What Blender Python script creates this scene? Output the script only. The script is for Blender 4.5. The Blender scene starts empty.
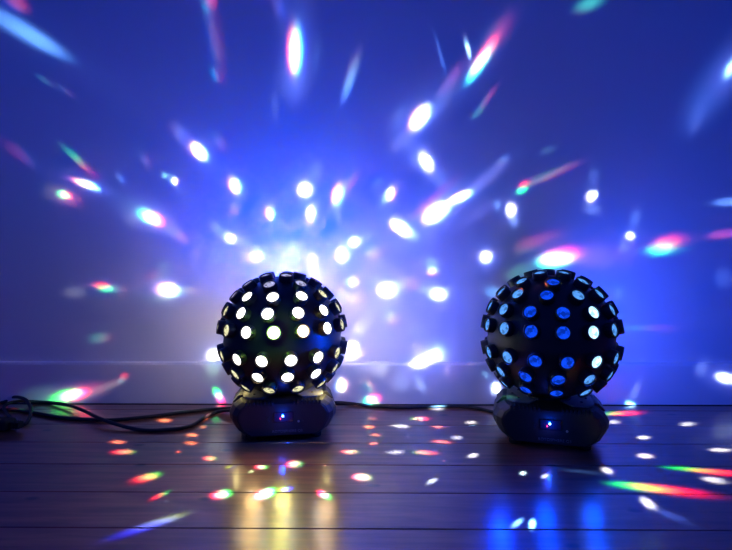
import bpy, bmesh, math, random
from mathutils import Vector, Matrix, Euler
random.seed(7)
sc = bpy.context.scene
COL = sc.collection
R_ = math.radians

# ------------------------------------------------------------------ camera
CAM_H = 0.296
F_PX = 529.0
cam_d = bpy.data.cameras.new('camera'); cam = bpy.data.objects.new('camera', cam_d); COL.objects.link(cam)
cam_d.sensor_width = 36.0; cam_d.lens = F_PX * 36.0 / 732.0; cam_d.clip_start = 0.01
cam.location = (0, 0, CAM_H)
cam.rotation_euler = Euler((R_(90 - 2.7), 0, R_(0.5)), 'XYZ')
sc.camera = cam
CAM_M = Matrix.Translation(cam.location) @ cam.rotation_euler.to_matrix().to_4x4()

# ------------------------------------------------------------------ world (dim blue spill of the dark room), exposure
w = bpy.data.worlds.new('room_spill'); sc.world = w; w.use_nodes = True
bg = w.node_tree.nodes['Background']
bg.inputs[0].default_value = (0.02, 0.075, 1.0, 1); bg.inputs[1].default_value = 0.36
sc.view_settings.view_transform = 'Standard'; sc.view_settings.look = 'None'
sc.view_settings.exposure = 0.0; sc.view_settings.gamma = 1.0; sc.view_settings.use_curve_mapping = False
sc.cycles.use_denoising = True
sc.cycles.max_bounces = 6
sc.cycles.caustics_reflective = False
sc.cycles.caustics_refractive = False

# ------------------------------------------------------------------ where things stand
WALL_Y = 1.011        # plaster
BOARD_Y = 1.004       # front of the skirting board
BOARD_H = 0.0805

def ray(px, py):
    d = Vector(((px - 366) / F_PX, -(py - 275) / F_PX, -1.0))
    return (CAM_M.to_3x3() @ d)
def on_floor(px, py, z=0.0):
    d = ray(px, py); t = (z - CAM_H) / d.z
    return Vector(cam.location) + d * t
def on_wall(px, py):
    d = ray(px, py); t = BOARD_Y / d.y
    p = Vector(cam.location) + d * t
    if p.z > BOARD_H: p = Vector(cam.location) + d * (WALL_Y / d.y)
    return p
def at_depth(px, py, z):
    return Vector(cam.location) + ray(px, py) * z

# ------------------------------------------------------------------ materials
def mat(name, base=(0.5, 0.5, 0.5), rough=0.5, metal=0.0, spec=0.5, coat=0.0):
    m = bpy.data.materials.new(name); m.use_nodes = True
    b = m.node_tree.nodes['Principled BSDF']
    b.inputs['Base Color'].default_value = (*base, 1); b.inputs['Roughness'].default_value = rough
    b.inputs['Metallic'].default_value = metal; b.inputs['Specular IOR Level'].default_value = spec
    b.inputs['Coat Weight'].default_value = coat
    return m
def nd(m, t, **kw):
    n = m.node_tree.nodes.new(t)
    for k, v in kw.items(): setattr(n, k, v)
    return n
def noise_col(m, c1, c2, scale=20, detail=4, bump=0.0, stretch=(1, 1, 1), bscale=None, dist=0.001):
    b = m.node_tree.nodes['Principled BSDF']; L = m.node_tree.links
    tc = nd(m, 'ShaderNodeTexCoord'); mp = nd(m, 'ShaderNodeMapping'); mp.inputs['Scale'].default_value = stretch
    n = nd(m, 'ShaderNodeTexNoise'); n.inputs['Scale'].default_value = scale; n.inputs['Detail'].default_value = detail
    r = nd(m, 'ShaderNodeMix', data_type='RGBA')
    r.inputs[6].default_value = (*c1, 1); r.inputs[7].default_value = (*c2, 1)
    L.new(tc.outputs['Object'], mp.inputs[0]); L.new(mp.outputs[0], n.inputs['Vector'])
    L.new(n.outputs[0], r.inputs[0]); L.new(r.outputs[2], b.inputs['Base Color'])
    if bump:
        n2 = nd(m, 'ShaderNodeTexNoise'); n2.inputs['Scale'].default_value = bscale or scale * 4; n2.inputs['Detail'].default_value = 5
        L.new(mp.outputs[0], n2.inputs['Vector'])
        bp = nd(m, 'ShaderNodeBump'); bp.inputs['Strength'].default_value = bump; bp.inputs['Distance'].default_value = dist
        L.new(n2.outputs[0], bp.inputs['Height']); L.new(bp.outputs[0], b.inputs['Normal'])
    return m

M_WALL = noise_col(mat('white_wall_paint', rough=0.75, spec=0.2), (0.66, 0.66, 0.68), (0.72, 0.72, 0.73), 3, 3, 0.15, bscale=160)
M_SKIRT = noise_col(mat('white_gloss_skirting', rough=0.42, spec=0.35), (0.64, 0.64, 0.65), (0.70, 0.70, 0.70), 5, 3, 0.03, (0.3, 1, 1), bscale=70)

def floor_mat():
    m = mat('dark_varnished_floorboards', rough=0.28, spec=0.6, coat=0.7)
    m.node_tree.nodes['Principled BSDF'].inputs['Coat Roughness'].default_value = 0.17
    b = m.node_tree.nodes['Principled BSDF']; L = m.node_tree.links
    tc = nd(m, 'ShaderNodeTexCoord')
    mp = nd(m, 'ShaderNodeMapping'); mp.inputs['Scale'].default_value = (2.2, 26, 10)
    L.new(tc.outputs['Object'], mp.inputs[0])
    n = nd(m, 'ShaderNodeTexNoise'); n.inputs['Scale'].default_value = 3.5; n.inputs['Detail'].default_value = 7; n.inputs['Distortion'].default_value = 0.6
    L.new(mp.outputs[0], n.inputs['Vector'])
    cr = nd(m, 'ShaderNodeValToRGB'); e = cr.color_ramp.elements
    e[0].position = 0.3; e[0].color = (0.10, 0.030, 0.018, 1); e[1].position = 0.72; e[1].color = (0.27, 0.09, 0.05, 1)
    L.new(n.outputs[0], cr.inputs[0])
    # dark knots and dents
    v = nd(m, 'ShaderNodeTexVoronoi', voronoi_dimensions='2D'); v.inputs['Scale'].default_value = 4.5
    mp2 = nd(m, 'ShaderNodeMapping'); mp2.inputs['Scale'].default_value = (1, 1.8, 1); L.new(tc.outputs['Object'], mp2.inputs[0]); L.new(mp2.outputs[0], v.inputs['Vector'])
    kr = nd(m, 'ShaderNodeValToRGB'); k = kr.color_ramp.elements
    k[0].position = 0.02; k[0].color = (0.12, 0.12, 0.12, 1); k[1].position = 0.05; k[1].color = (1, 1, 1, 1)
    L.new(v.outputs['Distance'], kr.inputs[0])
    mx = nd(m, 'ShaderNodeMix', data_type='RGBA', blend_type='MULTIPLY'); mx.inputs[0].default_value = 1
    L.new(cr.outputs[0], mx.inputs[6]); L.new(kr.outputs[0], mx.inputs[7]); L.new(mx.outputs[2], b.inputs['Base Color'])
    # worn varnish
    n2 = nd(m, 'ShaderNodeTexNoise'); n2.inputs['Scale'].default_value = 9; n2.inputs['Detail'].default_value = 6
    L.new(tc.outputs['Object'], n2.inputs['Vector'])
    mr = nd(m, 'ShaderNodeMapRange'); mr.inputs['From Min'].default_value = 0.3; mr.inputs['From Max'].default_value = 0.7
    mr.inputs['To Min'].default_value = 0.275; mr.inputs['To Max'].default_value = 0.34
    L.new(n2.outputs[0], mr.inputs[0]); L.new(mr.outputs[0], b.inputs['Roughness'])
    n3 = nd(m, 'ShaderNodeTexNoise'); n3.inputs['Scale'].default_value = 22; n3.inputs['Detail'].default_value = 6
    mp3 = nd(m, 'ShaderNodeMapping'); mp3.inputs['Scale'].default_value = (1, 2.2, 1); L.new(tc.outputs['Object'], mp3.inputs[0]); L.new(mp3.outputs[0], n3.inputs['Vector'])
    bp = nd(m, 'ShaderNodeBump'); bp.inputs['Strength'].default_value = 0.4; bp.inputs['Distance'].default_value = 0.0008
    L.new(n3.outputs[0], bp.inputs['Height']); L.new(bp.outputs[0], b.inputs['Normal']); L.new(bp.outputs[0], b.inputs['Coat Normal'])
    return m
M_FLOOR = floor_mat()
M_SUB = mat('dark_gap', (0.008, 0.006, 0.006), 0.9)
M_SHELL = noise_col(mat('black_plastic_shell', rough=0.42, spec=0.4), (0.010, 0.010, 0.012), (0.016, 0.016, 0.018), 60, 3, 0.1, bscale=500, dist=0.0003)
M_TUBE = noise_col(mat('black_tube_plastic', rough=0.38, spec=0.5), (0.014, 0.014, 0.016), (0.022, 0.022, 0.024), 80, 2)
M_BASE = noise_col(mat('black_base_plastic', rough=0.5, spec=0.4), (0.012, 0.012, 0.014), (0.019, 0.019, 0.021), 70, 3, 0.15, bscale=700, dist=0.0003)
M_PLATE = noise_col(mat('grey_top_plate', rough=0.5, spec=0.4), (0.15, 0.15, 0.15), (0.19, 0.19, 0.18), 40, 2)
M_RUBBER = noise_col(mat('rubber', rough=0.8, spec=0.2), (0.012, 0.012, 0.012), (0.02, 0.02, 0.02), 60, 2)
M_CABLE = noise_col(mat('black_cable_sheath', rough=0.5, spec=0.35), (0.010, 0.010, 0.011), (0.016, 0.016, 0.018), 60, 2)
M_DISPLAY = mat('display_window', (0.01, 0.01, 0.02), 0.12, spec=0.6)
M_PRINT = mat('pale_print', (0.12, 0.12, 0.14), 0.6)
M_SCREW = noise_col(mat('steel_screw', rough=0.35, metal=0.6), (0.32, 0.30, 0.30), (0.45, 0.42, 0.42), 90, 2)

def glow(name, col, strength, dark=0.35, scale=170, seed=0):
    m = bpy.data.materials.new(name); m.use_nodes = True
    nt = m.node_tree; nt.nodes.remove(nt.nodes['Principled BSDF']); L = nt.links
    out = nt.nodes['Material Output']; em = nd(m, 'ShaderNodeEmission'); gl = nd(m, 'ShaderNodeBsdfGlossy'); gl.inputs['Roughness'].default_value = 0.1
    ad = nd(m, 'ShaderNodeMixShader'); ad.inputs[0].default_value = 0.02
    em.inputs[0].default_value = (*col, 1)
    tc = nd(m, 'ShaderNodeTexCoord'); mp = nd(m, 'ShaderNodeMapping'); mp.inputs['Location'].default_value = (seed * 3.1, seed * 1.7, seed)
    v = nd(m, 'ShaderNodeTexVoronoi'); v.inputs['Scale'].default_value = scale
    L.new(tc.outputs['Object'], mp.inputs[0]); L.new(mp.outputs[0], v.inputs['Vector'])
    sp = nd(m, 'ShaderNodeSeparateColor'); L.new(v.outputs['Color'], sp.inputs[0])
    mr = nd(m, 'ShaderNodeMapRange'); mr.inputs['To Min'].default_value = strength * dark; mr.inputs['To Max'].default_value = strength
    L.new(sp.outputs[0], mr.inputs[0]); L.new(mr.outputs[0], em.inputs[1])
    L.new(em.outputs[0], ad.inputs[1]); L.new(gl.outputs[0], ad.inputs[2]); L.new(ad.outputs[0], out.inputs[0])
    return m

# ------------------------------------------------------------------ mesh helpers
def link(name, bm, m, parent=None, smooth=False, mats=None):
    me = bpy.data.meshes.new(name); bmesh.ops.recalc_face_normals(bm, faces=bm.faces[:]) if not bm.faces or True else None
    bm.to_mesh(me); bm.free()
    for x in (mats or [m]): me.materials.append(x)
    if smooth:
        for p in me.polygons: p.use_smooth = True
    o = bpy.data.objects.new(name, me); COL.objects.link(o)
    if parent: o.parent = parent
    return o
def lathe(bm, prof, n=24, M=Matrix()):
    rings = []
    for r, z in prof:
        if r < 1e-6: rings.append([bm.verts.new(M @ Vector((0, 0, z)))])
        else: rings.append([bm.verts.new(M @ Vector((r * math.cos(2 * math.pi * k / n), r * math.sin(2 * math.pi * k / n), z))) for k in range(n)])
    for a, b in zip(rings, rings[1:]):
        for k in range(n):
            k2 = (k + 1) % n
            if len(a) == 1 and len(b) == 1: continue
            if len(a) == 1: bm.faces.new((a[0], b[k], b[k2]))
            elif len(b) == 1: bm.faces.new((a[k], a[k2], b[0]))
            else: bm.faces.new((a[k], a[k2], b[k2], b[k]))
def box(bm, c, s, M=Matrix(), bevel=0.0):
    r = bmesh.ops.create_cube(bm, size=1.0)
    vs = r['verts']
    for v in vs: v.co = Vector((v.co.x * s[0], v.co.y * s[1], v.co.z * s[2])) + Vector(c)
    if bevel:
        es = list({e for v in vs for e in v.link_edges})
        g = bmesh.ops.bevel(bm, geom=es, offset=bevel, segments=2, affect='EDGES', profile=0.5)
        vs = list({v for f in g['faces'] for v in f.verts} | {v for v in vs if v.is_valid})
    for v in vs: v.co = M @ v.co
def tube(bm, pts, r, n=8, caps=True):
    pts = [Vector(p) for p in pts]; rings = []; up = Vector((0, 0, 1))
    for i, p in enumerate(pts):
        t = (pts[min(i + 1, len(pts) - 1)] - pts[max(i - 1, 0)]).normalized()
        a = t.cross(up)
        if a.length < 1e-4: a = Vector((1, 0, 0))
        a.normalize(); b = a.cross(t).normalized()
        rings.append([bm.verts.new(p + (a * math.cos(2 * math.pi * k / n) + b * math.sin(2 * math.pi * k / n)) * r) for k in range(n)])
    for A, B in zip(rings, rings[1:]):
        for k in range(n): bm.faces.new((A[k], A[(k + 1) % n], B[(k + 1) % n], B[k]))
    if caps:
        bm.faces.new(rings[0]); bm.faces.new(rings[-1][::-1])
def spline(cps, sub=10):
    P = [Vector(p) for p in cps]; out = []
    for i in range(len(P) - 1):
        p0 = P[max(i - 1, 0)]; p1 = P[i]; p2 = P[i + 1]; p3 = P[min(i + 2, len(P) - 1)]
        for s in range(sub):
            t = s / sub
            out.append(0.5 * ((2 * p1) + (p2 - p0) * t + (2 * p0 - 5 * p1 + 4 * p2 - p3) * t * t + (3 * p1 - p0 - 3 * p2 + p3) * t ** 3))
    out.append(P[-1]); return out
def empty(name, loc, rz=0):
    o = bpy.data.objects.new(name, None); COL.objects.link(o); o.location = loc; o.rotation_euler = (0, 0, rz); o.empty_display_size = 0.05
    return o

# ------------------------------------------------------------------ setting
bm = bmesh.new(); box(bm, (0.0, WALL_Y + 0.05, 1.2), (5.0, 0.10, 2.4)); o = link('wall_back', bm, M_WALL); o['kind'] = 'structure'
bm = bmesh.new()
prof = [(WALL_Y + 0.001, 0.0005), (BOARD_Y, 0.0005), (BOARD_Y, BOARD_H - 0.005), (BOARD_Y + 0.0015, BOARD_H - 0.0012), (BOARD_Y + 0.005, BOARD_H), (WALL_Y + 0.001, BOARD_H + 0.001)]
ends = [[bm.verts.new((x, y, z)) for y, z in prof] for x in (-2.4, 2.4)]
for k in range(len(prof)):
    k2 = (k + 1) % len(prof); bm.faces.new((ends[0][k], ends[0][k2], ends[1][k2], ends[1][k]))
bm.faces.new(ends[0]); bm.faces.new(ends[1][::-1])
o = link('baseboard_back', bm, M_SKIRT); o['kind'] = 'structure'

bm = bmesh.new()
BW = 0.0835; y_edge = 0.549 - BW * 9
y = y_edge; row = 0
while y < BOARD_Y - 0.010:
    y2 = min(y + BW, BOARD_Y - 0.006)
    x = -2.5 + random.uniform(-0.6, 0)
    while x < 2.4:
        x2 = x + random.choice((1.6, 2.1, 2.7))
        if abs(x2) < 0.55: x2 += 0.9
        t1 = random.uniform(-0.0002, 0.0002)
        g = 0.0006
        vs = []
        e = 0.0008
        for (xx, yy, zz) in ((x + g, y + g, -e), (x2 - g, y + g, -e), (x2 - g, y2 - g, -e), (x + g, y2 - g, -e),
                             (x + g + e, y + g + e, t1), (x2 - g - e, y + g + e, t1), (x2 - g - e, y2 - g - e, -t1 * .5), (x + g + e, y2 - g - e, -t1 * .5),
                             (x + g, y + g, -0.012), (x2 - g, y + g, -0.012), (x2 - g, y2 - g, -0.012), (x + g, y2 - g, -0.012)):
            vs.append(bm.verts.new((xx, yy, zz)))
        bm.faces.new((vs[4], vs[5], vs[6], vs[7]))
        for k in range(4):
            k2 = (k + 1) % 4
            bm.faces.new((vs[k], vs[k2], vs[4 + k2], vs[4 + k])); bm.faces.new((vs[8 + k], vs[8 + k2], vs[k2], vs[k]))
        x = x2
    y += BW; row += 1
nf = len(bm.faces)
vv = [bm.verts.new(p) for p in ((-2.6, y_edge - .1, -0.011), (2.6, y_edge - .1, -0.011), (2.6, WALL_Y + .05, -0.011), (-2.6, WALL_Y + .05, -0.011))]
fs = bm.faces.new(vv); fs.material_index = 1
o = link('floor', bm, None, mats=[M_FLOOR, M_SUB]); o['kind'] = 'structure'

# ------------------------------------------------------------------ the effect lights
R_SHELL, R_RIM = 0.0960, 0.1065
ROWS_LAT = {1: 11.5, 2: 27.0, 3: 42.5, 4: 57.5, 5: 73.5}
ROWS_N = {1: 15, 2: 13, 3: 11, 4: 7, 5: 5}
def tube_mesh():
    bm = bmesh.new()
    lathe(bm, [(0.0090, R_RIM - 0.004), (0.0090, R_RIM - 0.0006), (0.0100, R_RIM), (0.0109, R_RIM - 0.0004), (0.0113, R_RIM - 0.004), (0.0116, R_SHELL - 0.004)], 24)
    me = bpy.data.meshes.new('lens_tube'); bmesh.ops.recalc_face_normals(bm, faces=bm.faces[:]); bm.to_mesh(me); bm.free(); me.materials.append(M_TUBE)
    for p in me.polygons: p.use_smooth = True
    return me
def lens_mesh(m):
    bm = bmesh.new()
    lathe(bm, [(0.0, R_RIM - 0.0005), (0.003, R_RIM - 0.0007), (0.006, R_RIM - 0.0013), (0.0080, R_RIM - 0.0022), (0.0091, R_RIM - 0.0030)], 24)
    me = bpy.data.meshes.new('lens'); bmesh.ops.recalc_face_normals(bm, faces=bm.faces[:]); bm.to_mesh(me); bm.free(); me.materials.append(m)
    for p in me.polygons: p.use_smooth = True
    return me
TUBE_ME = tube_mesh()

def dirv(az, lat, face):    # az from "towards camera", positive to the image right; face = world angle of the towards-camera direction
    a = face + R_(az); l = R_(lat)
    return Vector((math.cos(a) * math.cos(l), math.sin(a) * math.cos(l), math.sin(l)))

def base_mesh(parent, yaw):
    W, H, D = 0.168, 0.056, 0.128
    z0 = 0.005
    # front outline of the case: an octagon with soft shoulders
    out = [(-0.060, 0.0), (0.060, 0.0), (0.074, 0.010), (0.083, 0.026), (0.084, 0.036), (0.078, 0.047), (0.067, 0.0555), (0.058, 0.056),
           (-0.058, 0.056), (-0.067, 0.0555), (-0.078, 0.047), (-0.084, 0.036), (-0.083, 0.026), (-0.074, 0.010)]
    bm = bmesh.new(); loops = []
    for (y, sx, sz) in ((-0.062, 0.80, 0.86), (-0.0605, 0.84, 0.91), (-0.050, 0.93, 0.97), (-0.034, 1, 1), (0.034, 1, 1), (0.050, 0.93, 0.97), (0.062, 0.80, 0.86)):
        loops.append([bm.verts.new((x * sx, y, z0 + 0.002 + (z - 0.028) * sz + 0.028)) for x, z in out])
    n = len(out)
    for A, B in zip(loops, loops[1:]):
        for k in range(n): bm.faces.new((A[k], A[(k + 1) % n], B[(k + 1) % n], B[k]))
    bm.faces.new(loops[0][::-1]); bm.faces.new(loops[-1])
    # cooling ribs along the top front and back edges
    for s in (-1, 1):
        for side in (-1, 1):
            for k in range(8):
                x = side * (0.017 + k * 0.0056)
                box(bm, (x, s * 0.0545, z0 + 0.0545), (0.0030, 0.016, 0.0075), bevel=0.0006)
    b = link('base', bm, M_BASE, parent)
    # grey top plate with screws, split round the neck
    for side in (-1, 1):
        bm = bmesh.new()
        pts = [(0.026, -0.046), (0.030, -0.046), (0.052, -0.045), (0.063, -0.034), (0.065, 0.0), (0.063, 0.034), (0.052, 0.045), (0.026, 0.045)]
        arc = [(0.030 * math.cos(a), 0.030 * math.sin(a)) for a in [R_(52 - 104 * k / 10) for k in range(11)]]
        poly = [(side * x, y) for x, y in pts[1:7]] + [(side * x, y) for x, y in arc]
        lo = [bm.verts.new((x, y, z0 + 0.0585)) for x, y in poly]; hi = [bm.verts.new((x, y, z0 + 0.0605)) for x, y in poly]
        bm.faces.new(hi); bm.faces.new(lo[::-1])
        for k in range(len(poly)): bm.faces.new((lo[k], lo[(k + 1) % len(poly)], hi[(k + 1) % len(poly)], hi[k]))
        p = link('top_plate', bm, M_PLATE, parent); p['label'] = 'flat grey plate on top of the black base'
        for (sx, sy) in ((0.046, -0.024), (0.055, 0.0), (0.046, 0.024)):
            bm = bmesh.new()
            lathe(bm, [(0.0, 0.0012), (0.0016, 0.0012), (0.0021, 0.0)], 10, Matrix.Translation((side * sx, sy, z0 + 0.0605)))
            link('screw', bm, M_BASE, p)
        # curved dark guard round the turning neck
        bm = bmesh.new()
        a0 = 0 if side > 0 else math.pi
        inn, outr = 0.0305, 0.0335
        rings = []
        for k in range(13):
            a = a0 + R_(-62 + 124 * k / 12)
            rings.append([bm.verts.new((r * math.cos(a), r * math.sin(a), z)) for r, z in ((inn, z0 + 0.0600), (outr, z0 + 0.0600), (outr - .0005, z0 + 0.0632), (inn + .0005, z0 + 0.0632))])
        for A, B in zip(rings, rings[1:]):
            for k in range(4): bm.faces.new((A[k], A[(k + 1) % 4], B[(k + 1) % 4], B[k]))
        bm.faces.new(rings[0]); bm.faces.new(rings[-1][::-1])
        link('guard_rim', bm, M_BASE, p)
    # black lifting lugs at both ends
    for side in (-1, 1):
        bm = bmesh.new()
        prof = [(side * x, z) for x, z in ((0.0640, 0.0610), (0.0700, 0.0610), (0.0800, 0.0500), (0.0735, 0.0500), (0.0640, 0.0560))]
        A = [bm.verts.new((x, -0.026, z0 + z)) for x, z in prof]; B = [bm.verts.new((x, 0.026, z0 + z)) for x, z in prof]
        bm.faces.new(A); bm.faces.new(B[::-1])
        for k in range(5): bm.faces.new((A[k], A[(k + 1) % 5], B[(k + 1) % 5], B[k]))
        link('end_lug', bm, M_BASE, parent)
    # neck the ball turns on
    bm = bmesh.new()
    lathe(bm, [(0.0, z0 + 0.054), (0.021, z0 + 0.054), (0.021, z0 + 0.0615), (0.017, z0 + 0.0625), (0.0165, z0 + 0.074), (0.0, z0 + 0.074)], 28)
    link('neck', bm, M_SHELL, parent)
    for sx in (-0.050, 0.050):
        for sy in (-0.040, 0.040):
            bm = bmesh.new()
            lathe(bm, [(0.0, 0.0003), (0.0085, 0.0003), (0.0092, 0.0015), (0.0088, 0.011), (0.0, 0.011)], 18, Matrix.Translation((sx, sy, 0)))
            link('rubber_foot', bm, M_RUBBER, parent, True)
    # control panel on the front
    bm = bmesh.new(); box(bm, (0.000, -0.0625, z0 + 0.034), (0.030, 0.0016, 0.015), bevel=0.0005)
    d = link('display_window', bm, M_DISPLAY, b)
    for (px_, pz, rr, mm, nm) in ((-0.001, 0.0355, 0.0016, M_LED_B, 'blue_indicator'), (-0.0047, 0.0315, 0.00085, M_LED_R, 'red_indicator')):
        bm = bmesh.new(); lathe(bm, [(rr, 0), (rr * .9, 0.0006), (rr * .5, 0.001), (0, 0.0011)], 12, Matrix.Translation((px_, -0.0633, z0 + pz)) @ Matrix.Rotation(R_(90), 4, 'X'))
        k = link(nm, bm, mm, b); k['label'] = 'glowing blue indicator lamp' if 'blue' in nm else 'tiny glowing red indicator lamp'
    for (bx, bz) in ((-0.023, 0.034), (-0.023, 0.028), (0.023, 0.026), (0.029, 0.026)):
        bm = bmesh.new(); lathe(bm, [(0.0018, 0), (0.0018, 0.0008), (0.0014, 0.0013), (0, 0.0013)], 14, Matrix.Translation((bx, -0.0615, z0 + bz)) @ Matrix.Rotation(R_(90), 4, 'X'))
        link('menu_button', bm, M_SCREW if bx == 0.023 else M_BASE, b)
    bm = bmesh.new(); lathe(bm, [(0.0046, -0.003), (0.0046, 0.0008), (0.0036, 0.0016), (0.0, 0.0016)], 20, Matrix.Translation((-0.0675, -0.0545, z0 + 0.027)) @ Matrix.Rotation(R_(-38), 4, 'Z') @ Matrix.Rotation(R_(90), 4, 'X'))
    link('end_screw', bm, M_SCREW, b)
    # printed name
    cu = bpy.data.curves.new('name_print', 'FONT'); cu.body = 'ROTOSPHERE Q3'; cu.size = 0.0058; cu.align_x = 'CENTER'; cu.extrude = 0.00015; cu.space_character = 1.05
    t = bpy.data.objects.new('t', cu); COL.objects.link(t); bpy.context.view_layer.update()
    me = bpy.data.meshes.new_from_object(t.evaluated_get(bpy.context.evaluated_depsgraph_get())); bpy.data.objects.remove(t)
    me.materials.clear(); me.materials.append(M_PRINT)
    t = bpy.data.objects.new('name_print', me); COL.objects.link(t); t.parent = b
    t.location = (0.006, -0.0622, z0 + 0.0095); t.rotation_euler = (R_(90), 0, 0)
    t['label'] = 'small pale printed lettering along the foot of the base'
    return b

def effect_light(px, py, depth, yaw, label, mats, phases, levels, roll):
    c = at_depth(px, py, depth)
    root = empty('disco_ball_light', (c.x, c.y, 0), R_(yaw))
    root['label'] = label; root['category'] = 'light'; root['group'] = 'rotating ball effect lights on the floorboards'
    base_mesh(root, yaw)
    Minv = (Matrix.Translation((c.x, c.y, 0)) @ Matrix.Rotation(R_(yaw), 4, 'Z')).inverted()
    # ball shell: sphere with a recessed belt
    bm = bmesh.new(); pr = []
    for k in range(49):
        la = -90 + 180 * k / 48; r = R_SHELL - (0.0012 if abs(la) < 2.5 else 0)
        pr.append((r * math.cos(R_(la)), r * math.sin(R_(la))))
    lathe(bm, pr, 64)
    sh = link('ball_shell', bm, M_SHELL, root, True); sh.location = Minv @ c
    face = math.atan2(0 - c.y, 0 - c.x)
    tubes = []
    RL = Matrix.Rotation(R_(roll), 3, (Vector(cam.location) - c).normalized())
    meshes = [lens_mesh(m) for m in mats]
    for r in (1, -1, 2, -2, 3, -3, 4, 5):
        n = ROWS_N[abs(r)]
        for k in range(n):
            az = phases[r] + 360.0 * k / n
            az = (az + 180) % 360 - 180
            lat = ROWS_LAT[abs(r)] * (1 if r > 0 else -1)
            d = RL @ dirv(az, lat, face)
            tb = bpy.data.objects.new('lens_tube', TUBE_ME); COL.objects.link(tb); tb.parent = root
            q = (Minv.to_3x3() @ d).to_track_quat('Z', 'Y')
            tb.rotation_mode = 'QUATERNION'; tb.rotation_quaternion = q; tb.location = Minv @ c
            ln = bpy.data.objects.new('lens', meshes[levels(az, lat)]); COL.objects.link(ln); ln.parent = tb
            ln.rotation_euler = (0, 0, random.uniform(0, 6.28))
            tubes.append((d.copy(), az, lat))
    return root, c, tubes, Minv

M_LED_B = glow('led_blue', (0.12, 0.25, 1.0), 22, 1)
M_LED_R = glow('led_red', (1.0, 0.03, 0.08), 7, 1)
LW = [glow('lens_white', (1, 0.97, 0.88), 6, 0.55, 160), glow('lens_warm', (1, 0.96, 0.55), 1.25, 0.18, 230),
      glow('lens_violet', (0.62, 0.62, 1), 1.0, 0.2, 230), glow('lens_green_white', (0.85, 1.0, 0.55), 6.0, 0.9, 150), glow('lens_peach', (1.0, 0.85, 0.55), 5.0, 0.8, 150)]
LB = [glow('lens_blue', (0.004, 0.07, 1.0), 1.2, 0.3, 200), glow('lens_pale_blue', (0.10, 0.36, 1.0), 1.35, 0.3, 230),
      glow('lens_bright_blue', (0.35, 0.68, 1.0), 3.6, 0.35, 180)]
def lev_left(az, lat):
    if 0 < lat < 15 and -12 < az < 0: return 3
    if 0 < lat < 15 and 10 < az < 24: return 4
    if lat > 50: return 2
    if lat > 38 and abs(az) > 60: return 2
    if abs(az) < 48 and -35 < lat < 50: return 0
    if abs(az) > 70 and az < 0 and lat > 20: return 2
    return 1
def lev_right(az, lat):
    if 25 < az < 45 and -20 < lat < 35: return 2
    if az < -28 or az > 45: return 1
    if az > 20 and lat > 30: return 1
    if lat < -20 and az > 25: return 1
    return 0
PH_L = {1: -7.5, 2: -13.5, 3: -10.5, 4: -20.0, -1: 5.8, -2: 3.0, -3: -17.5, 5: 14.0}
PH_R = {1: -13.8, 2: -16.5, 3: -3.0, 4: 4.5, -1: -10.5, -2: 7.5, -3: 7.5, 5: -30.0}
left, CL, TL, IL = effect_light(283.2, 335.5, 0.872, 9.0, 'black ball-shaped disco light at left with white and yellow lenses', LW, PH_L, lev_left, 1.0)
right, CR, TR, IR = effect_light(549.5, 336.0, 0.833, -15.5, 'black ball-shaped disco light at right with blue lenses', LB, PH_R, lev_right, 0.5)

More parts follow.
